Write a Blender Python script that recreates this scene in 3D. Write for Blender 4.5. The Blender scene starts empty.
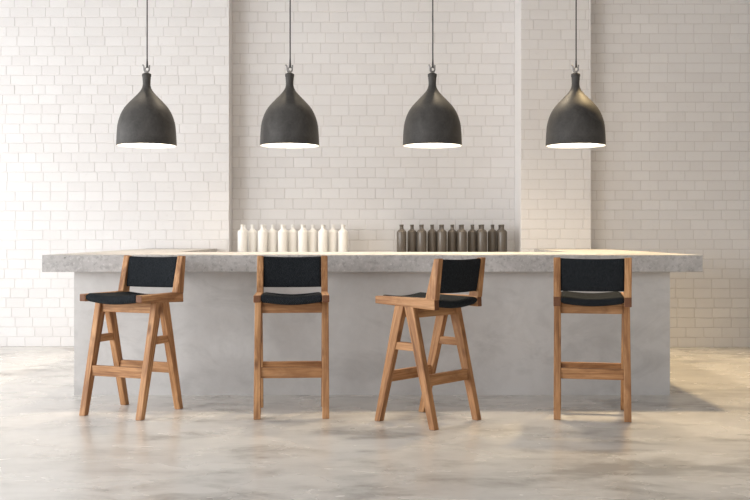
import bpy, bmesh, math, random
from mathutils import Vector, Matrix

scene = bpy.context.scene
col = scene.collection
PI = math.pi

# ------------------------------------------------------------------ helpers
def link(o, parent=None):
    col.objects.link(o)
    if parent is not None:
        o.parent = parent
    return o

def tag(o, label=None, cat=None, group=None, kind=None):
    if label: o['label'] = label
    if cat: o['category'] = cat
    if group: o['group'] = group
    if kind: o['kind'] = kind
    return o

def empty(name, loc, rz=0.0):
    o = bpy.data.objects.new(name, None)
    o.empty_display_size = 0.1
    o.location = loc
    o.rotation_euler = (0, 0, rz)
    return link(o)

def from_bm(name, bm, mat, parent=None, smooth=False, auto=None):
    me = bpy.data.meshes.new(name)
    bmesh.ops.recalc_face_normals(bm, faces=bm.faces)
    bm.to_mesh(me)
    bm.free()
    if smooth:
        for p in me.polygons: p.use_smooth = True
    o = bpy.data.objects.new(name, me)
    me.materials.append(mat)
    return link(o, parent)

def from_data(name, verts, faces, mat, parent=None, smooth=False):
    me = bpy.data.meshes.new(name)
    me.from_pydata(verts, [], faces)
    me.update()
    if smooth:
        for p in me.polygons: p.use_smooth = True
    me.materials.append(mat)
    o = bpy.data.objects.new(name, me)
    return link(o, parent)

def add_hexa(bm, q0, q1):
    """six-sided solid between two quads (same winding)"""
    a = [bm.verts.new(p) for p in q0]
    b = [bm.verts.new(p) for p in q1]
    bm.faces.new(a)
    bm.faces.new(b[::-1])
    for i in range(4):
        j = (i + 1) % 4
        bm.faces.new((a[i], b[i], b[j], a[j]))

def add_box(bm, x0, x1, y0, y1, z0, z1):
    add_hexa(bm, [(x0, y0, z0), (x1, y0, z0), (x1, y1, z0), (x0, y1, z0)],
                 [(x0, y0, z1), (x1, y0, z1), (x1, y1, z1), (x0, y1, z1)])

def bevel(bm, off, seg=2):
    bmesh.ops.bevel(bm, geom=list(bm.edges), offset=off, segments=seg, profile=0.5, affect='EDGES')

def prism(poly, z0, z1):
    bm = bmesh.new()
    a = [bm.verts.new((x, y, z0)) for x, y in poly]
    b = [bm.verts.new((x, y, z1)) for x, y in poly]
    n = len(poly)
    bm.faces.new(a[::-1]); bm.faces.new(b)
    for i in range(n):
        j = (i + 1) % n
        bm.faces.new((a[i], a[j], b[j], b[i]))
    return bm

def lathe(bm, prof, seg=48, closed=False, cx=0, cy=0):
    rings = []
    for r, z in prof:
        if r < 1e-6:
            rings.append([bm.verts.new((cx, cy, z))])
        else:
            rings.append([bm.verts.new((cx + r*math.cos(2*PI*k/seg), cy + r*math.sin(2*PI*k/seg), z)) for k in range(seg)])
    pairs = list(zip(rings, rings[1:]))
    if closed: pairs.append((rings[-1], rings[0]))
    for A, B in pairs:
        for k in range(seg):
            l = (k + 1) % seg
            if len(A) == 1 and len(B) == 1: continue
            if len(A) == 1: bm.faces.new((A[0], B[l], B[k]))
            elif len(B) == 1: bm.faces.new((A[k], A[l], B[0]))
            else: bm.faces.new((A[k], A[l], B[l], B[k]))

def tube(bm, pts, r, seg=10):
    pts = [Vector(p) for p in pts]
    n = len(pts)
    rings = []
    up = Vector((0, 1, 0))
    for i, p in enumerate(pts):
        t = (pts[min(i+1, n-1)] - pts[max(i-1, 0)]).normalized()
        a = t.cross(up)
        if a.length < 1e-3: a = t.cross(Vector((1, 0, 0)))
        a.normalize(); b = t.cross(a).normalized()
        rr = r[i] if isinstance(r, (list, tuple)) else r
        rings.append([bm.verts.new(p + a*rr*math.cos(2*PI*k/seg) + b*rr*math.sin(2*PI*k/seg)) for k in range(seg)])
    for A, B in zip(rings, rings[1:]):
        for k in range(seg):
            l = (k+1) % seg
            bm.faces.new((A[k], A[l], B[l], B[k]))
    bm.faces.new(rings[0][::-1]); bm.faces.new(rings[-1])

# ------------------------------------------------------------------ materials
class NT:
    def __init__(self, name):
        self.m = bpy.data.materials.new(name)
        self.m.use_nodes = True
        self.t = self.m.node_tree
        self.bsdf = self.t.nodes['Principled BSDF']
    def n(self, typ, **kw):
        nd = self.t.nodes.new(typ)
        for k, v in kw.items():
            if k.startswith('i_'):
                nd.inputs[k[2:].replace('_', ' ')].default_value = v
            else:
                setattr(nd, k, v)
        return nd
    def l(self, a, b): self.t.links.new(a, b)
    def noise(self, vec, scale, detail=4, rough=0.55, dist=0.0):
        nd = self.n('ShaderNodeTexNoise')
        nd.inputs['Scale'].default_value = scale
        nd.inputs['Detail'].default_value = detail
        nd.inputs['Roughness'].default_value = rough
        nd.inputs['Distortion'].default_value = dist
        if vec is not None: self.l(vec, nd.inputs['Vector'])
        return nd.outputs['Fac']
    def ramp(self, fac, stops):
        nd = self.n('ShaderNodeValToRGB')
        cr = nd.color_ramp
        while len(cr.elements) > 1: cr.elements.remove(cr.elements[0])
        cr.elements[0].position = stops[0][0]
        for p, c in stops[1:]: cr.elements.new(p)
        for e, (p, c) in zip(cr.elements, stops):
            e.color = (*c, 1) if len(c) == 3 else c
        self.l(fac, nd.inputs['Fac'])
        return nd.outputs['Color']
    def mapping(self, vec, scale=(1, 1, 1), loc=(0, 0, 0), rot=(0, 0, 0)):
        nd = self.n('ShaderNodeMapping')
        nd.inputs['Scale'].default_value = scale
        nd.inputs['Location'].default_value = loc
        nd.inputs['Rotation'].default_value = rot
        self.l(vec, nd.inputs['Vector'])
        return nd.outputs['Vector']
    def mix(self, fac, a, b, mode='MIX'):
        nd = self.n('ShaderNodeMix', data_type='RGBA', blend_type=mode)
        for s, v in ((nd.inputs[0], fac), (nd.inputs[6], a), (nd.inputs[7], b)):
            if hasattr(v, 'is_linked') or isinstance(v, bpy.types.NodeSocket): self.l(v, s)
            elif isinstance(v, (int, float)): s.default_value = v
            else: s.default_value = (*v, 1)
        return nd.outputs[2]
    def math(self, op, a, b=None, clamp=False):
        nd = self.n('ShaderNodeMath', operation=op, use_clamp=clamp)
        for s, v in zip(nd.inputs, (a, b)):
            if v is None: continue
            if isinstance(v, bpy.types.NodeSocket): self.l(v, s)
            else: s.default_value = v
        return nd.outputs[0]
    def bump(self, h, strength=0.3, dist=0.002):
        nd = self.n('ShaderNodeBump')
        nd.inputs['Strength'].default_value = strength
        nd.inputs['Distance'].default_value = dist
        self.l(h, nd.inputs['Height'])
        self.l(nd.outputs['Normal'], self.bsdf.inputs['Normal'])
    def coord(self, which='Object'):
        return self.n('ShaderNodeTexCoord').outputs[which]
    def set(self, **kw):
        for k, v in kw.items():
            s = self.bsdf.inputs[k.replace('_', ' ')]
            if isinstance(v, bpy.types.NodeSocket): self.l(v, s)
            elif isinstance(v, tuple) and len(v) == 3: s.default_value = (*v, 1)
            else: s.default_value = v
        return self.m

def mat_brick(name, base, dirt_shade):
    t = NT(name)
    co = t.coord()
    rnd = t.n('ShaderNodeAttribute', attribute_name='tone').outputs['Fac']
    n1 = t.noise(co, 1.3, 3)
    n2 = t.noise(co, 28, 4, 0.65)
    c = t.mix(t.math('MULTIPLY', n1, 0.18), base, dirt_shade)
    c = t.mix(t.math('MULTIPLY', rnd, 0.17), c, dirt_shade)  # random brick tone; mortar value paints the shade of the joints
    c = t.mix(t.ramp(n2, [(0.60, (0, 0, 0)), (0.80, (0.25, 0.25, 0.25))]), c, dirt_shade)
    t.set(Base_Color=c, Roughness=0.62)
    t.bsdf.inputs['Specular IOR Level'].default_value = 0.3
    t.bump(t.math('ADD', n2, t.noise(co, 90, 3)), 0.35, 0.004)
    return t.m

def mat_concrete(name, dark, light, pits=0.0, rough=0.6, scale=1.0):
    t = NT(name)
    co = t.coord()
    n1 = t.noise(co, 1.6*scale, 6, 0.6, 0.6)
    n2 = t.noise(co, 14*scale, 6, 0.7)
    f = t.math('ADD', t.math('MULTIPLY', n1, 0.72), t.math('MULTIPLY', n2, 0.28))
    c = t.ramp(f, [(0.36, dark), (0.62, light)])
    # worn darker clouds
    n4 = t.noise(t.mapping(co, (0.9, 0.9, 1.5), (3, 1, 2)), 2.4*scale, 5, 0.62, 1.2)
    c = t.mix(t.ramp(n4, [(0.50, (0, 0, 0)), (0.70, (0.45, 0.45, 0.45))]), c, tuple(x*0.72 for x in dark))
    if pits:
        n5 = t.noise(co, 34, 5, 0.75)
        c = t.mix(t.ramp(n5, [(0.36, (pits,)*3), (0.50, (0, 0, 0))]), c, tuple(x*0.62 for x in dark))
        n6 = t.noise(t.mapping(co, (1, 1, 1), (5, 5, 5)), 40, 5, 0.75)
        c = t.mix(t.ramp(n6, [(0.54, (0, 0, 0)), (0.70, (pits,)*3)]), c, tuple(min(1, x*1.25) for x in light))
        v = t.n('ShaderNodeTexVoronoi', i_Scale=13.0)
        t.l(co, v.inputs['Vector'])
        sep = t.n('ShaderNodeSeparateColor'); t.l(v.outputs['Color'], sep.inputs[0])
        on = t.math('GREATER_THAN', sep.outputs[0], 0.62)
        hole = t.math('MULTIPLY', t.math('LESS_THAN', v.outputs['Distance'], 0.075), on)
        c = t.mix(t.math('MULTIPLY', hole, 0.65), c, (0.10, 0.098, 0.095))
        h = t.math('SUBTRACT', n2, hole)
    else:
        h = n2
    t.set(Base_Color=c, Roughness=rough)
    t.bsdf.inputs['Specular IOR Level'].default_value = 0.35
    t.bump(h, 0.25, 0.003)
    return t.m

def mat_floor():
    t = NT('polished_concrete_floor')
    co = t.coord()
    big = t.noise(t.mapping(co, (0.5, 0.8, 1)), 1.1, 3, 0.5, 0.5)
    mid = t.noise(t.mapping(co, (0.9, 1.3, 1), (4, 2, 0)), 2.6, 4, 0.5, 0.6)
    fine = t.noise(co, 22, 4, 0.7)
    f = t.math('ADD', t.math('MULTIPLY', big, 0.55), t.math('ADD', t.math('MULTIPLY', mid, 0.39), t.math('MULTIPLY', fine, 0.06)))
    c = t.ramp(f, [(0.34, (0.62, 0.595, 0.560)), (0.47, (0.68, 0.657, 0.622)), (0.62, (0.73, 0.708, 0.674))])
    # marble-like veins and smudges
    v = t.noise(t.mapping(co, (0.5, 0.9, 1), (7, 1, 3), (0, 0, 0.5)), 1.3, 4, 0.5, 0.5)
    vv = t.math('ABSOLUTE', t.math('SUBTRACT', v, 0.5))
    c = t.mix(t.ramp(vv, [(0.0, (0.16,)*3), (0.06, (0, 0, 0))]), c, (0.42, 0.40, 0.375))
    sm = t.noise(t.mapping(co, (0.8, 1.5, 1), (1, 9, 3), (0, 0, 0.35)), 2.6, 9, 0.62, 0.35)
    sm2 = t.noise(t.mapping(co, (1, 1, 1), (6, 9, 3)), 0.9, 2, 0.5)
    sf = t.math('ADD', t.math('MULTIPLY', sm, 0.72), t.math('MULTIPLY', sm2, 0.28))
    c = t.mix(t.ramp(sf, [(0.50, (0, 0, 0)), (0.555, (0.28,)*3), (0.63, (0.85,)*3)]), c, (0.36, 0.338, 0.310))
    fn = t.noise(t.mapping(co, (0.8, 1.2, 1), (2, 5, 1)), 9, 7, 0.7, 0.3)
    c = t.mix(t.ramp(fn, [(0.55, (0, 0, 0)), (0.74, (0.34,)*3)]), c, (0.46, 0.435, 0.405))
    r = t.ramp(mid, [(0.3, (0.18,)*3), (0.7, (0.32,)*3)])
    t.set(Base_Color=c, Roughness=r)
    t.bsdf.inputs['Specular IOR Level'].default_value = 0.5
    t.bump(fine, 0.04, 0.002)
    return t.m

def mat_wood():
    t = NT('reclaimed_wood')
    g = t.n('ShaderNodeAttribute', attribute_name='grain').outputs['Vector']
    # slow warp makes the grain wander along the length
    streak = t.noise(t.mapping(g, (3.0, 70, 70)), 1.0, 5, 0.6, 0.5)
    band = t.noise(t.mapping(g, (1.2, 17, 17), (3, 1, 2)), 1.0, 3, 0.55, 0.8)
    fine = t.noise(t.mapping(g, (14, 260, 260)), 1.0, 2, 0.6)
    f = t.math('ADD', t.math('MULTIPLY', streak, 0.5), t.math('ADD', t.math('MULTIPLY', band, 0.38), t.math('MULTIPLY', fine, 0.12)))
    c = t.ramp(f, [(0.35, (0.14, 0.060, 0.024)), (0.45, (0.36, 0.175, 0.075)), (0.54, (0.52, 0.275, 0.125)), (0.66, (0.66, 0.40, 0.215))])
    # knots
    v = t.n('ShaderNodeTexVoronoi', i_Scale=1.0)
    t.l(t.mapping(g, (5.5, 13, 13), (0.4, 0.7, 0.2)), v.inputs['Vector'])
    sep = t.n('ShaderNodeSeparateColor'); t.l(v.outputs['Color'], sep.inputs[0])
    on = t.math('GREATER_THAN', sep.outputs[1], 0.70)
    k = t.ramp(v.outputs['Distance'], [(0.08, (0.85,)*3), (0.26, (0, 0, 0))])
    c = t.mix(t.math('MULTIPLY', k, on), c, (0.11, 0.045, 0.022))
    # broad patches of older, darker wood; every timber has its own tone; end grain soaks up more stain
    patch = t.noise(t.mapping(g, (4.5, 12, 12), (9, 4, 2)), 1.0, 3, 0.6, 0.6)
    c = t.mix(t.ramp(patch, [(0.46, (0, 0, 0)), (0.70, (0.75,)*3)]), c, (0.20, 0.085, 0.034))
    tone = t.n('ShaderNodeAttribute', attribute_name='timber_tone').outputs['Fac']
    c = t.mix(t.math('MULTIPLY', tone, 0.32), c, (0.27, 0.125, 0.050))
    end = t.n('ShaderNodeAttribute', attribute_name='end_grain').outputs['Fac']
    c = t.mix(t.math('MULTIPLY', end, 0.9), c, (0.13, 0.050, 0.024))
    t.set(Base_Color=c, Roughness=0.55)
    t.bsdf.inputs['Specular IOR Level'].default_value = 0.3
    t.bump(t.math('ADD', streak, fine), 0.25, 0.0015)
    return t.m

def mat_fabric():
    t = NT('black_woven_fabric')
    co = t.coord()
    w1 = t.n('ShaderNodeTexWave', wave_type='BANDS', bands_direction='X', i_Scale=58.0, i_Distortion=1.2)
    w2 = t.n('ShaderNodeTexWave', wave_type='BANDS', bands_direction='DIAGONAL', i_Scale=62.0, i_Distortion=1.2)
    t.l(co, w1.inputs['Vector']); t.l(co, w2.inputs['Vector'])
    w = t.math('MULTIPLY', w1.outputs['Fac'], w2.outputs['Fac'])
    n = t.noise(co, 170, 3, 0.7)
    slub = t.noise(t.mapping(co, (2.2, 0.8, 0.8)), 75, 3, 0.7)
    f = t.math('ADD', t.math('MULTIPLY', w, 0.35), t.math('ADD', t.math('MULTIPLY', n, 0.25), t.math('MULTIPLY', slub, 0.4)))
    c = t.ramp(f, [(0.25, (0.005, 0.006, 0.007)), (0.46, (0.015, 0.0175, 0.0205)), (0.60, (0.058, 0.065, 0.074))])
    t.set(Base_Color=c, Roughness=0.95)
    t.bsdf.inputs['Specular IOR Level'].default_value = 0.08
    t.bump(f, 0.6, 0.002)
    return t.m

def mat_shade():
    t = NT('aged_dark_metal')
    co = t.coord()
    n = t.noise(co, 7, 6, 0.65, 0.5)
    n2 = t.noise(co, 60, 4, 0.7)
    f = t.math('ADD', t.math('MULTIPLY', n, 0.7), t.math('MULTIPLY', n2, 0.3))
    c = t.ramp(f, [(0.35, (0.045, 0.042, 0.040)), (0.65, (0.092, 0.087, 0.082))])
    t.set(Base_Color=c, Roughness=t.ramp(f, [(0.35, (0.46,)*3), (0.7, (0.60,)*3)]), Metallic=0.0)
    t.bsdf.inputs['Specular IOR Level'].default_value = 0.22
    t.bump(n2, 0.05, 0.002)
    return t.m

def mat_plain(name, colr, rough, metal=0.0, noise_amt=0.12, scale=20, spec=0.5):
    t = NT(name)
    n = t.noise(t.coord(), scale, 4, 0.6)
    c = t.mix(n, tuple(x*(1-noise_amt) for x in colr), tuple(min(1, x*(1+noise_amt)) for x in colr))
    t.set(Base_Color=c, Roughness=rough, Metallic=metal)
    t.bsdf.inputs['Specular IOR Level'].default_value = spec
    return t.m

M = {}
M['brick_white'] = mat_brick('white_painted_brick', (0.83, 0.813, 0.808), (0.58, 0.54, 0.52))
M['floor'] = mat_floor()
M['slab'] = mat_concrete('pitted_concrete', (0.405, 0.388, 0.380), (0.55, 0.532, 0.522), pits=0.6, rough=0.6)
M['base'] = mat_concrete('smooth_concrete', (0.53, 0.518, 0.51), (0.63, 0.62, 0.612), rough=0.55)
M['wood'] = mat_wood()
M['fabric'] = mat_fabric()
M['shade'] = mat_shade()
M['lining'] = mat_plain('white_enamel', (0.88, 0.87, 0.85), 0.45, noise_amt=0.02)
M['hook'] = mat_plain('brushed_steel', (0.30, 0.29, 0.285), 0.4, 0.9)
M['cord'] = mat_plain('black_cord', (0.035, 0.033, 0.032), 0.6)
M['plaster'] = mat_plain('grey_plaster', (0.42, 0.41, 0.40), 0.85, noise_amt=0.03, scale=3)
M['white_bottle'] = mat_plain('white_glazed_ceramic', (0.86, 0.845, 0.82), 0.32, noise_amt=0.02, scale=6)
M['dark_bottle'] = mat_plain('brown_black_glaze', (0.12, 0.102, 0.086), 0.24, noise_amt=0.15, scale=9)
M['frame'] = mat_plain('grey_window_frame', (0.20, 0.20, 0.20), 0.5)

tb = NT('glowing_bulb')
tb.set(Base_Color=(1, 0.95, 0.88), Roughness=0.4)
tb.bsdf.inputs['Emission Color'].default_value = (1.0, 0.86, 0.68, 1)
tb.bsdf.inputs['Emission Strength'].default_value = 6.0
M['bulb'] = tb.m

# ------------------------------------------------------------------ the setting
CEIL = 4.05
YC = 10.50          # central recess
YL = 10.27          # left pier
YP = 10.05          # right pier
YR = 10.20          # right recess
XL, XP0, XP1 = -1.499, 1.467, 2.171
XW = 6.5
YB = 10.9

def brick_face(verts, faces, tone, x0, x1, z0, z1, y, ph, pw, rng, irr=0.02, gap=0.0045, ch=0.003, d=0.0042):
    """rows of painted bricks on a wall face looking towards -Y"""
    row = 0
    z = z0
    while z < z1 - 0.01:
        zt = min(z + ph, z1)
        x = x0 - rng.uniform(0.0, 0.02) - (pw*0.5 if row % 2 else 0.0)
        while x < x1 - 0.004:
            w = pw * (1.0 + rng.uniform(-0.025, 0.025))
            q = rng.random()
            if q < irr: w *= 1.45
            elif q < 2*irr: w *= 0.7
            a, b = max(x, x0), min(x + w, x1)
            if b - a > 0.02:
                ga = 0 if a == x0 else gap/2
                gb = 0 if b == x1 else gap/2
                jy = rng.uniform(-0.0008, 0.0008)
                tx, tz = rng.uniform(-0.0005, 0.0005), rng.uniform(-0.0004, 0.0004)
                X0, X1, Z0, Z1 = a+ga, b-gb, z+gap/2, zt-gap/2
                n = len(verts)
                jit = lambda: rng.uniform(-0.0004, 0.0004)
                for (X, Z) in ((X0, Z0), (X1, Z0), (X1, Z1), (X0, Z1)):
                    verts.append((X, y + d, Z))
                for (X, Z, sx, sz) in ((X0+ch, Z0+ch, -1, -1), (X1-ch, Z0+ch, 1, -1), (X1-ch, Z1-ch, 1, 1), (X0+ch, Z1-ch, -1, 1)):
                    verts.append((X+jit(), y + jy + tx*sx + tz*sz, Z+jit()))
                faces.append((n+4, n+5, n+6, n+7))
                faces += [(n, n+1, n+5, n+4), (n+1, n+2, n+6, n+5), (n+2, n+3, n+7, n+6), (n+3, n, n+4, n+7)]
                tv = rng.random()
                tone += [tv]*5
            x += w
        z += ph
        row += 1

def wall_mesh(name, x0, x1, y, ph, pw, seed, mortar=3.3, irr=0.02, z1=CEIL):
    rng = random.Random(seed)
    v, f, tone = [], [], []
    d = 0.0042
    # body with mortar face just behind the brick faces, darkened for joint shade
    b = [(x0, y+d, 0), (x1, y+d, 0), (x1, YB, 0), (x0, YB, 0), (x0, y+d, z1), (x1, y+d, z1), (x1, YB, z1), (x0, YB, z1)]
    v += b
    f += [(0, 1, 5, 4), (1, 2, 6, 5), (2, 3, 7, 6), (3, 0, 4, 7), (4, 5, 6, 7), (3, 2, 1, 0)]
    tone += [mortar] + [0.4]*5
    brick_face(v, f, tone, x0, x1, 0.0, z1, y, ph, pw, rng, irr)
    o = from_data(name, v, f, M['brick_white'])
    at = o.data.attributes.new('tone', 'FLOAT', 'FACE')
    at.data.foreach_set('value', tone)
    tag(o, kind='structure')
    return o

wall_mesh('wall_left_pier', -XW, XL, YL, 0.0995, 0.182, 11, 1.8)
wall_mesh('wall_back', XL, XP0, YC, 0.1090, 0.189, 22)
wall_mesh('wall_right_pier', XP0, XP1, YP, 0.1003, 0.186, 33, 3.2, 0.09)
wall_mesh('wall_right_recess', XP1, XW, YR, 0.1000, 0.184, 44, 4.0)

bm = bmesh.new(); add_box(bm, -XW-0.2, XW+0.2, -4.0, YB, -0.15, 0.0)
tag(from_bm('floor', bm, M['floor']), kind='structure')
bm = bmesh.new(); add_box(bm, -XW-0.2, XW+0.2, -1.0, YB, CEIL, CEIL+0.15)
tag(from_bm('ceiling', bm, M['plaster']), kind='structure')
# unseen left wall with two window openings added for daylight, right wall plain
WZ0, WZ1 = 0.35, 3.1
WINS = [(0.2, 4.6), (5.6, 9.6)]
bm = bmesh.new()
ys = [-1.0] + [v for w_ in WINS for v in w_] + [YL]
for a_, b_ in zip(ys[0::2], ys[1::2]):
    add_box(bm, -XW-0.2, -XW, a_, b_, 0, CEIL)
for a_, b_ in WINS:
    add_box(bm, -XW-0.2, -XW, a_, b_, 0, WZ0)
    add_box(bm, -XW-0.2, -XW, a_, b_, WZ1, CEIL)
tag(from_bm('wall_left', bm, M['plaster']), kind='structure')
bm = bmesh.new(); add_box(bm, XW, XW+0.2, -1.0, YR, 0, CEIL)
tag(from_bm('wall_right', bm, M['plaster']), kind='structure')

# ------------------------------------------------------------------ counter
CT, CB = 1.006, 0.887
cx0, cx1 = -2.335, 2.297
F, I = 7.01, 8.23
ix0, ix1 = -1.623, 1.600
counter = empty('bar_counter', (0, 7.165, 0))
tag(counter, 'long grey concrete bar counter with thick overhanging slab top, behind the four stools', 'bar counter')
def rel(poly): return [(x, y-7.165) for x, y in poly]
e = 0.004
poly = [(cx0, F), (cx1, F), (cx1, YR-e), (XP1+e, YR-e), (XP1+e, YP-e), (ix1, YP-e), (ix1, I), (ix0, I), (ix0, YL-e), (cx0, YL-e)]
bm = prism(rel(poly), CB, CT)
bmesh.ops.bevel(bm, geom=list(bm.edges), offset=0.003, segments=2, profile=0.5, affect='EDGES')
from_bm('countertop', bm, M['slab'], counter)
b0, b1, bf = -2.156, 2.113, 7.165
poly = [(b0, bf), (b1, bf), (b1, YP-e), (ix1+0.12, YP-e), (ix1+0.12, I-0.15), (ix0-0.12, I-0.15), (ix0-0.12, YL-e), (b0, YL-e)]
bm = prism(rel(poly), 0.0, CB)
from_bm('base', bm, M['base'], counter)

# low ledge against the back wall that carries the bottles
LT = 0.945
ledge = empty('bottle_ledge', (0, 10.2, 0))
tag(ledge, 'low concrete ledge along the back wall, under the rows of bottles', 'ledge')
bm = bmesh.new(); add_box(bm, -1.46, 1.43, -0.20, 0.29, LT-0.05, LT); bevel(bm, 0.003)
from_bm('ledge_top', bm, M['base'], ledge)
bm = bmesh.new(); add_box(bm, -1.40, 1.37, -0.14, 0.29, 0, LT-0.05)
from_bm('ledge_base', bm, M['base'], ledge)

# ------------------------------------------------------------------ bar stools
def add_grain(o, axis, rng):
    ax = Vector(axis).normalized()
    s = ax.cross(Vector((0.31, 0.77, 0.55))).normalized()
    t = ax.cross(s)
    off = Vector((rng.uniform(0, 50), rng.uniform(0, 50), rng.uniform(0, 50)))
    at = o.data.attributes.new('grain', 'FLOAT_VECTOR', 'POINT')
    vals = []
    for v in o.data.vertices:
        vals += [v.co.dot(ax)+off.x, v.co.dot(s)+off.y, v.co.dot(t)+off.z]
    at.data.foreach_set('vector', vals)
    en = o.data.attributes.new('end_grain', 'FLOAT', 'FACE')
    en.data.foreach_set('value', [1.0 if abs(p.normal.dot(ax)) > 0.8 else 0.0 for p in o.data.polygons])
    tn = o.data.attributes.new('timber_tone', 'FLOAT', 'FACE')
    tn.data.foreach_set('value', [rng.random()]*len(o.data.polygons))

def timber(name, parent, q0, q1, axis, rng, bev=0.004):
    bm = bmesh.new(); add_hexa(bm, q0, q1)
    bevel(bm, bev, 2)
    o = from_bm(name, bm, M['wood'], parent)
    add_grain(o, axis, rng)
    return o

TH = 0.043
XS = 0.2135

def cushion_mesh(nx, ny, top, bot, x0, x1, y0, y1, rx, round_y):
    """closed padded slab: top(u,v), bot(u,v) heights; v runs rear to front and rolls over at both ends"""
    bm = bmesh.new()
    # ring of profile samples around the y-z section for each x station
    rings = []
    nroll = 8
    for i in range(nx+1):
        u = i/nx
        x = x0 + (x1-x0)*u
        ring = []
        zt = lambda v: top(u, v)
        zb = lambda v: bot(u, v)
        edge = 1.0 - max(0.0, 1 - min(u, 1-u)/0.04)**2 * 0.35   # soften side seams
        for j in range(ny+1):
            v = j/ny
            ring.append((x, y0 + (y1-y0)*v, zt(v), v))
        pts = []
        for (x_, y_, z_, v) in ring: pts.append(Vector((x_, y_, z_)))
        zm, h = (zt(1)+zb(1))/2, (zt(1)-zb(1))/2
        for k in range(1, nroll):
            a = PI/2 - PI*k/nroll
            pts.append(Vector((x, y1 + math.cos(a)*round_y, zm + math.sin(a)*h)))
        for j in range(ny, -1, -1):
            v = j/ny
            pts.append(Vector((x, y0 + (y1-y0)*v, zb(v))))
        zm, h = (zt(0)+zb(0))/2, (zt(0)-zb(0))/2
        for k in range(1, nroll):
            a = -PI/2 - PI*k/nroll
            pts.append(Vector((x, y0 + math.cos(a)*round_y, zm + math.sin(a)*h)))
        c = sum(pts, Vector())/len(pts)
        pts = [Vector((x, c.y + (p.y-c.y)*(0.985+0.015*edge), c.z + (p.z-c.z)*edge)) for p in pts]
        rings.append([bm.verts.new(p) for p in pts])
    n = len(rings[0])
    for A, B in zip(rings, rings[1:]):
        for k in range(n):
            l = (k+1) % n
            bm.faces.new((A[k], A[l], B[l], B[k]))
    bm.faces.new(rings[0]); bm.faces.new(rings[-1][::-1])
    return bm

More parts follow.
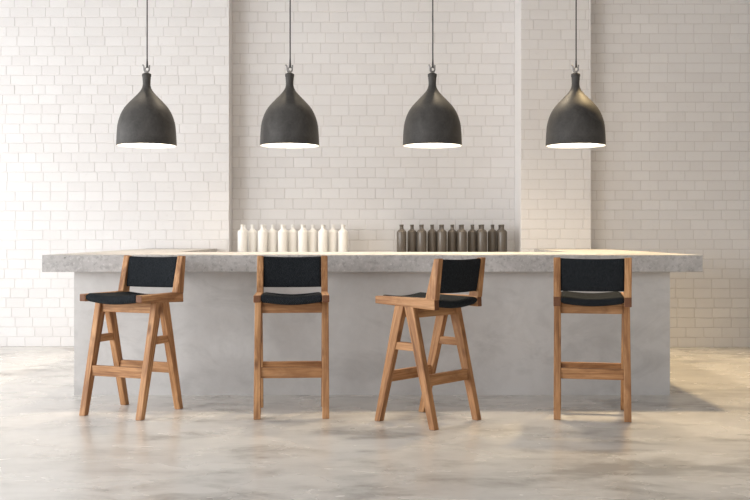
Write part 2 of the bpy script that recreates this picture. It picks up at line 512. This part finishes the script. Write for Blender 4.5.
def make_stool(loc, rz, label, seed):
    rng = random.Random(seed)
    root = empty('bar_stool', loc, rz)
    tag(root, label, 'bar stool', 'bar stools along the counter')
    ZR = 0.714
    for sx in (-1, 1):
        xa, xb = sx*XS - TH/2, sx*XS + TH/2
        # A-frame legs: local front is -Y
        for sy in (-1, 1):
            f0, f1 = sy*0.2165 - 0.0215, sy*0.2165 + 0.0215
            t0, t1 = (sy*0.002, sy*0.072) if sy > 0 else (-0.072, -0.002)
            zt = ZR + 0.006
            timber('leg', root, [(xa, f0, 0), (xb, f0, 0), (xb, f1, 0), (xa, f1, 0)],
                   [(xa, t0, zt), (xb, t0, zt), (xb, t1, zt), (xa, t1, zt)], (0, -sy*0.18, 0.715), rng)
        # short brace inside the A
        def ly(z): return 0.2165 - (0.2165-0.037)*z/ZR
        w = 0.028
        y0 = ly(0.5) - 0.010
        timber('leg_brace', root, [(sx*XS-w/2, -y0, 0.452), (sx*XS+w/2, -y0, 0.452), (sx*XS+w/2, -y0, 0.500), (sx*XS-w/2, -y0, 0.500)],
               [(sx*XS-w/2, y0, 0.452), (sx*XS+w/2, y0, 0.452), (sx*XS+w/2, y0, 0.500), (sx*XS-w/2, y0, 0.500)], (0, 1, 0), rng, 0.003)
        # seat rail, deeper towards the back
        ra, rb = sx*XS - 0.0225, sx*XS + 0.0225
        timber('seat_rail', root, [(ra, -0.230, 0.726), (rb, -0.230, 0.726), (rb, -0.230, 0.772), (ra, -0.230, 0.772)],
               [(ra, 0.240, 0.704), (rb, 0.240, 0.704), (rb, 0.236, 0.772), (ra, 0.236, 0.772)], (0, 1, -0.02), rng, 0.005)
        # back post leaning back and narrowing upward
        timber('back_post', root, [(xa, 0.163, 0.762), (xb, 0.163, 0.762), (xb, 0.2415, 0.762), (xa, 0.2415, 0.762)],
               [(xa, 0.232, 1.010), (xb, 0.232, 1.008), (xb, 0.270, 1.008), (xa, 0.270, 1.010)], (0, 0.04, 1), rng, 0.005)
    xi = XS - TH/2 + 0.001
    for sy in (-1, 1):
        yc = sy*0.147
        timber('footrest', root, [(-xi, yc-0.015, 0.246), (-xi, yc+0.015, 0.246), (-xi, yc+0.015, 0.313), (-xi, yc-0.015, 0.313)],
               [(xi, yc-0.015, 0.246), (xi, yc+0.015, 0.246), (xi, yc+0.015, 0.313), (xi, yc-0.015, 0.313)], (1, 0, 0), rng, 0.004)
        yc = sy*0.046
        timber('apron', root, [(-xi, yc-0.014, 0.648), (-xi, yc+0.014, 0.648), (-xi, yc+0.014, 0.714), (-xi, yc-0.014, 0.714)],
               [(xi, yc-0.014, 0.648), (xi, yc+0.014, 0.648), (xi, yc+0.014, 0.714), (xi, yc-0.014, 0.714)], (1, 0, 0), rng, 0.004)
    # seat cushion slung between the rails, sagging in the middle
    sag = lambda u: math.sin(PI*u)
    def top(u, v):   # v=0 front (-Y), 1 rear
        return 0.779 - 0.015*sag(u)**1.3 - 0.012*v - 0.012*math.sin(PI*v)*sag(u)
    def bot(u, v):
        return 0.727 - 0.018*sag(u) - 0.004*v
    o = from_bm('seat', cushion_mesh(22, 16, top, bot, -XS+0.0215, XS-0.0215, -0.205, 0.215, 0, 0.022), M['fabric'], root, smooth=True)
    # padded backrest between the posts
    bm = bmesh.new()
    nx, nz = 22, 14
    z0, z1 = 0.800, 1.004
    def cy(z): return 0.2083 + (0.251-0.2083)*(z-0.762)/(1.010-0.762)
    rings = []
    X0, X1 = -XS+0.021, XS-0.021
    for i in range(nx+1):
        u = i/nx
        x = X0 + (X1-X0)*u
        bow = 0.010*math.sin(PI*u)                # bends backward in the middle
        th = 0.015 + 0.004*min(1, min(u, 1-u)/0.08)
        zz0 = z0 - 0.002*math.sin(PI*u) ; zz1 = z1 - 0.005*math.sin(PI*u)
        m = 28
        ring = []
        for k in range(m):
            a = 2*PI*k/m
            ca, sa = math.cos(a), math.sin(a)
            p = 0.36
            yy = math.copysign(abs(ca)**0.55, ca)*th
            hz = math.copysign(abs(sa)**p, sa)
            z = (zz0+zz1)/2 + hz*(zz1-zz0)/2
            ring.append(bm.verts.new((x, cy(z) + bow + yy, z)))
        rings.append(ring)
    for A, B in zip(rings, rings[1:]):
        for k in range(len(A)):
            l = (k+1) % len(A)
            bm.faces.new((A[k], A[l], B[l], B[k]))
    bm.faces.new(rings[0]); bm.faces.new(rings[-1][::-1])
    from_bm('backrest', bm, M['fabric'], root, smooth=True)
    return root

make_stool((-1.574, 6.481, 0), -0.383, 'wooden bar stool with black seat turned diagonally to the left, leftmost in the row', 1)
make_stool((-0.536, 6.455, 0), 0.070, 'wooden bar stool with black seat facing straight out, standing below the white bottles', 2)
make_stool((0.329, 6.192, 0), -2.302, 'wooden bar stool seen obliquely from behind, seat pointing left, standing below the dark bottles', 3)
make_stool((1.384, 6.395, 0), -(PI+0.19), 'wooden bar stool seen squarely from behind, facing the counter, rightmost in the row', 4)

# ------------------------------------------------------------------ pendant lamps
YLAMP = 7.5
SC = YLAMP/1000.0
ZRIM = 1.15 + 89.2*SC
prof_px = [(152, 426), (151, 405), (150, 380), (148, 352), (146, 330), (142, 310), (136, 290), (130, 274), (122, 258), (112, 242), (101, 228),
           (88, 214), (74, 200), (61, 187), (49, 175), (38, 163), (29, 151), (23, 139), (20, 127), (19.5, 118), (20, 106), (21, 92), (22, 80), (22, 70)]
prof = [(r/5*SC*0.975, ZRIM + (426-y)/5*SC) for r, y in prof_px]

def smooth_prof(p):
    out = []
    for a, b in zip(p, p[1:]):
        out.append(a); out.append(((a[0]+b[0])/2, (a[1]+b[1])/2))
    return out + [p[-1]]

def make_lamp(px, label, twist):
    x = (px-375)*SC
    root = empty('pendant_lamp', (x, YLAMP, ZRIM), twist)
    tag(root, label, 'pendant lamp', 'pendant lamps over the counter')
    dz = -ZRIM
    outer = [(r, z+dz) for r, z in prof]
    ztop = outer[-1][1]
    bm = bmesh.new()
    lip = 0.006
    inner = [(max(r-0.006, 0.006), z) for r, z in outer]
    pr = [(0.0, ztop)] + [(outer[-1][0]-0.002, ztop+0.0005)] + outer[::-1] + [(outer[0][0]+0.001, -0.003), (outer[0][0]-0.005, -0.003)] + inner[:12]
    lathe(bm, pr, 72)
    from_bm('shade', bm, M['shade'], root, smooth=True)
    # white enamel inside and turned lip
    bm = bmesh.new()
    lin = [(outer[0][0]-0.0005, -0.0035), (outer[0][0]-0.008, -0.0035)] + [(max(r-0.010, 0.012), z) for r, z in outer[1:15]]
    lin.append((0.0, lin[-1][1]))
    lathe(bm, lin, 72)
    from_bm('shade_lining', bm, M['lining'], root, smooth=True)
    # collar on top of the neck
    bm = bmesh.new()
    lathe(bm, [(0.0, ztop+0.008), (0.020, ztop+0.008), (0.024, ztop+0.004), (0.0335, ztop+0.001), (0.0345, ztop-0.016), (0.032, ztop-0.022), (0.0, ztop-0.022)], 32)
    from_bm('neck_collar', bm, M['shade'], root, smooth=True)
    # shackle: two upright prongs with outward tips holding a ring
    bm = bmesh.new()
    pts = []
    for k in range(9):
        a = PI + PI*k/8
        pts.append((0.020*math.cos(a), 0, ztop+0.034+0.020*math.sin(a)))
    pts = [(-0.030, 0, ztop+0.070), (-0.022, 0, ztop+0.060), (-0.020, 0, ztop+0.046)] + pts + [(0.020, 0, ztop+0.046), (0.021, 0, ztop+0.060), (0.022, 0, ztop+0.068)]
    tube(bm, pts, 0.0055, 10)
    add_box(bm, -0.006, 0.006, -0.006, 0.006, ztop+0.006, ztop+0.02)
    hook = from_bm('hook', bm, M['hook'], root, smooth=True)
    bm = bmesh.new()
    pts = [(0.004+0.0135*math.sin(2*PI*k/20), 0.0135*0.2*math.cos(2*PI*k/20), ztop+0.037+0.0165*math.cos(2*PI*k/20)) for k in range(21)]
    tube(bm, pts, 0.004, 8)
    from_bm('ring', bm, M['hook'], hook, smooth=True)
    bm = bmesh.new()
    tube(bm, [(0.004, 0, ztop+0.048), (0.004, 0, ztop+0.075), (0.004, 0, ztop+0.12), (0.004, 0, CEIL-ZRIM-0.02), (0.004, 0, CEIL-ZRIM+0.001)], [0.008, 0.007, 0.0048, 0.0048, 0.0048], 10)
    from_bm('cord', bm, M['cord'], root, smooth=True)
    bm = bmesh.new()
    lathe(bm, [(0, CEIL-ZRIM-0.025), (0.03, CEIL-ZRIM-0.025), (0.05, CEIL-ZRIM-0.012), (0.055, CEIL-ZRIM-0.0005), (0, CEIL-ZRIM-0.0005)], 32)
    from_bm('ceiling_rose', bm, M['shade'], root, smooth=True)
    # bulb and its socket
    bm = bmesh.new()
    zb = 0.115
    pr = [(0.0, zb-0.045)] + [(0.045*math.sin(PI*k/12), zb-0.045*math.cos(PI*k/12)) for k in range(1, 9)] + [(0.026, zb+0.045), (0.018, zb+0.07), (0.0, zb+0.07)]
    lathe(bm, pr, 24)
    from_bm('bulb', bm, M['bulb'], root, smooth=True)
    bm = bmesh.new()
    lathe(bm, [(0, zb+0.065), (0.02, zb+0.065), (0.022, zb+0.075), (0.022, zb+0.16), (0.0, zb+0.16)], 20)
    from_bm('socket', bm, M['hook'], root, smooth=True)
    L = bpy.data.lights.new('lamp_glow', 'POINT')
    L.energy = LAMP_W
    L.color = (1.0, 0.86, 0.66)
    L.shadow_soft_size = 0.05
    lo = bpy.data.objects.new('lamp_glow', L)
    link(lo); lo.location = (x, YLAMP, ZRIM + 0.04)
    return root

LAMP_W = 5.0
make_lamp(146.6, 'dark grey bell pendant lamp hanging before the left pier, leftmost of the four', 0.0)
make_lamp(289.6, 'dark grey bell pendant lamp hanging above the white bottles, second from left', 0.2)
make_lamp(432.3, 'dark grey bell pendant lamp hanging above the dark bottles, third from left', 0.4)
make_lamp(575.6, 'dark grey bell pendant lamp hanging before the right pier, rightmost of the four', -0.5)

# ------------------------------------------------------------------ bottles
def bottle_mesh(name, mat):
    bm = bmesh.new()
    R = 0.0475
    pr = [(0, 0), (R-0.006, 0), (R-0.001, 0.003), (R, 0.009), (R, 0.225), (R-0.001, 0.232), (R-0.005, 0.240), (R-0.012, 0.247), (R-0.021, 0.253),
          (0.0205, 0.258), (0.0180, 0.264), (0.0172, 0.275), (0.0172, 0.292), (0.0190, 0.294), (0.0195, 0.303), (0.0180, 0.306), (0.0125, 0.306), (0.0120, 0.280), (0.0, 0.278)]
    lathe(bm, pr, 32)
    me = bpy.data.meshes.new(name)
    bmesh.ops.recalc_face_normals(bm, faces=bm.faces)
    bm.to_mesh(me); bm.free()
    for p in me.polygons: p.use_smooth = True
    me.materials.append(mat)
    return me

ORD6 = ['leftmost', 'second from left', 'third from left', 'fourth from left', 'fifth from left', 'rightmost']
ORD5 = ['leftmost', 'second from left', 'third from left', 'fourth from left', 'rightmost']
def bottle_set(colour, me, start, group, where):
    proto = None
    n = 0
    for row, Y, cnt in (('front', 10.12, 6), ('middle', 10.21, 5), ('back', 10.30, 6)):
        for k in range(cnt):
            px = start + 20.12*k + (10.2 if row == 'middle' else 0)
            X = (px-375)*(10.21 if row == 'middle' else 10.12)/1000
            if proto is None:
                o = bpy.data.objects.new('bottle', me); proto = o
            else:
                o = proto.copy()
            link(o)
            o.location = (X, Y, LT)
            o.rotation_euler = (0, 0, (n*1.7) % 6.28)
            n += 1
            if row == 'front':
                lab = '%s in full view, %s in the front row of six' % (colour, ORD6[k])
            elif row == 'middle':
                lab = '%s half hidden between two front bottles, %s of five such' % (colour, ORD5[k])
            else:
                lab = '%s nearly all hidden, directly behind the %s front bottle' % (colour, ORD6[k])
            tag(o, lab, 'bottle', group)
bottle_set('white bottle', bottle_mesh('white_bottle', M['white_bottle']), 242.3, 'white bottles behind the counter', 'at left')
bottle_set('dark brown bottle', bottle_mesh('dark_bottle', M['dark_bottle']), 401.8, 'dark bottles behind the counter', 'at right')

# ------------------------------------------------------------------ light
WIN_FRONT, WIN_BACK = 320, 120
SPOTS = [(-2.3, 110, (1.0, 0.87, 0.70), -0.2), (-0.77, 230, (1.0, 0.85, 0.65), -0.02), (0.77, 240, (1.0, 0.83, 0.60), -0.06), (2.33, 430, (1.0, 0.74, 0.40), -0.2)]
w = bpy.data.worlds.new('World'); scene.world = w
w.use_nodes = True
bg = w.node_tree.nodes['Background']
bg.inputs['Color'].default_value = (0.98, 0.985, 1.0, 1)
bg.inputs['Strength'].default_value = 0.84

def area(name, loc, rot, sx, sy, power, colr):
    L = bpy.data.lights.new(name, 'AREA'); L.shape = 'RECTANGLE'
    L.size = sx; L.size_y = sy; L.energy = power; L.color = colr
    o = bpy.data.objects.new(name, L); link(o)
    o.location = loc; o.rotation_euler = rot
    return o
# daylight from added, unseen left windows; front one keys counter, stools and lamps
for (a_, b_), p_ in zip(WINS, (WIN_FRONT, WIN_BACK)):
    area('unseen_window_daylight', (-XW-0.1, (a_+b_)/2, (WZ0+WZ1)/2), (0, -PI/2, 0), WZ1-WZ0, b_-a_, p_, (0.97, 0.985, 1.0))
# warm ceiling spots in a row behind the bar
for sx, p_, c_, tilt in SPOTS:
    L = bpy.data.lights.new('ceiling_spot', 'SPOT')
    L.energy = p_; L.color = c_
    L.spot_size = math.radians(88); L.spot_blend = 0.7
    L.shadow_soft_size = 0.13
    o = bpy.data.objects.new('ceiling_spot', L); link(o)
    o.location = (sx, 8.53, 3.95)
    o.rotation_euler = (tilt, 0, 0)

# ------------------------------------------------------------------ camera
cam = bpy.data.cameras.new('Camera')
cam.lens = 48.0; cam.sensor_width = 36.0; cam.sensor_fit = 'HORIZONTAL'
cam.shift_y = -15.5/750.0
cam.clip_end = 100
co = bpy.data.objects.new('Camera', cam); link(co)
co.location = (0, 0, 1.15)
co.rotation_euler = (PI/2, 0, 0)
scene.camera = co

vs = scene.view_settings
vs.view_transform = 'Standard'; vs.look = 'None'
vs.exposure = 0.36; vs.gamma = 1.0
vs.use_curve_mapping = False
scene.cycles.use_denoising = True
scene.cycles.max_bounces = 8
scene.cycles.diffuse_bounces = 5
scene.cycles.sample_clamp_indirect = 8.0
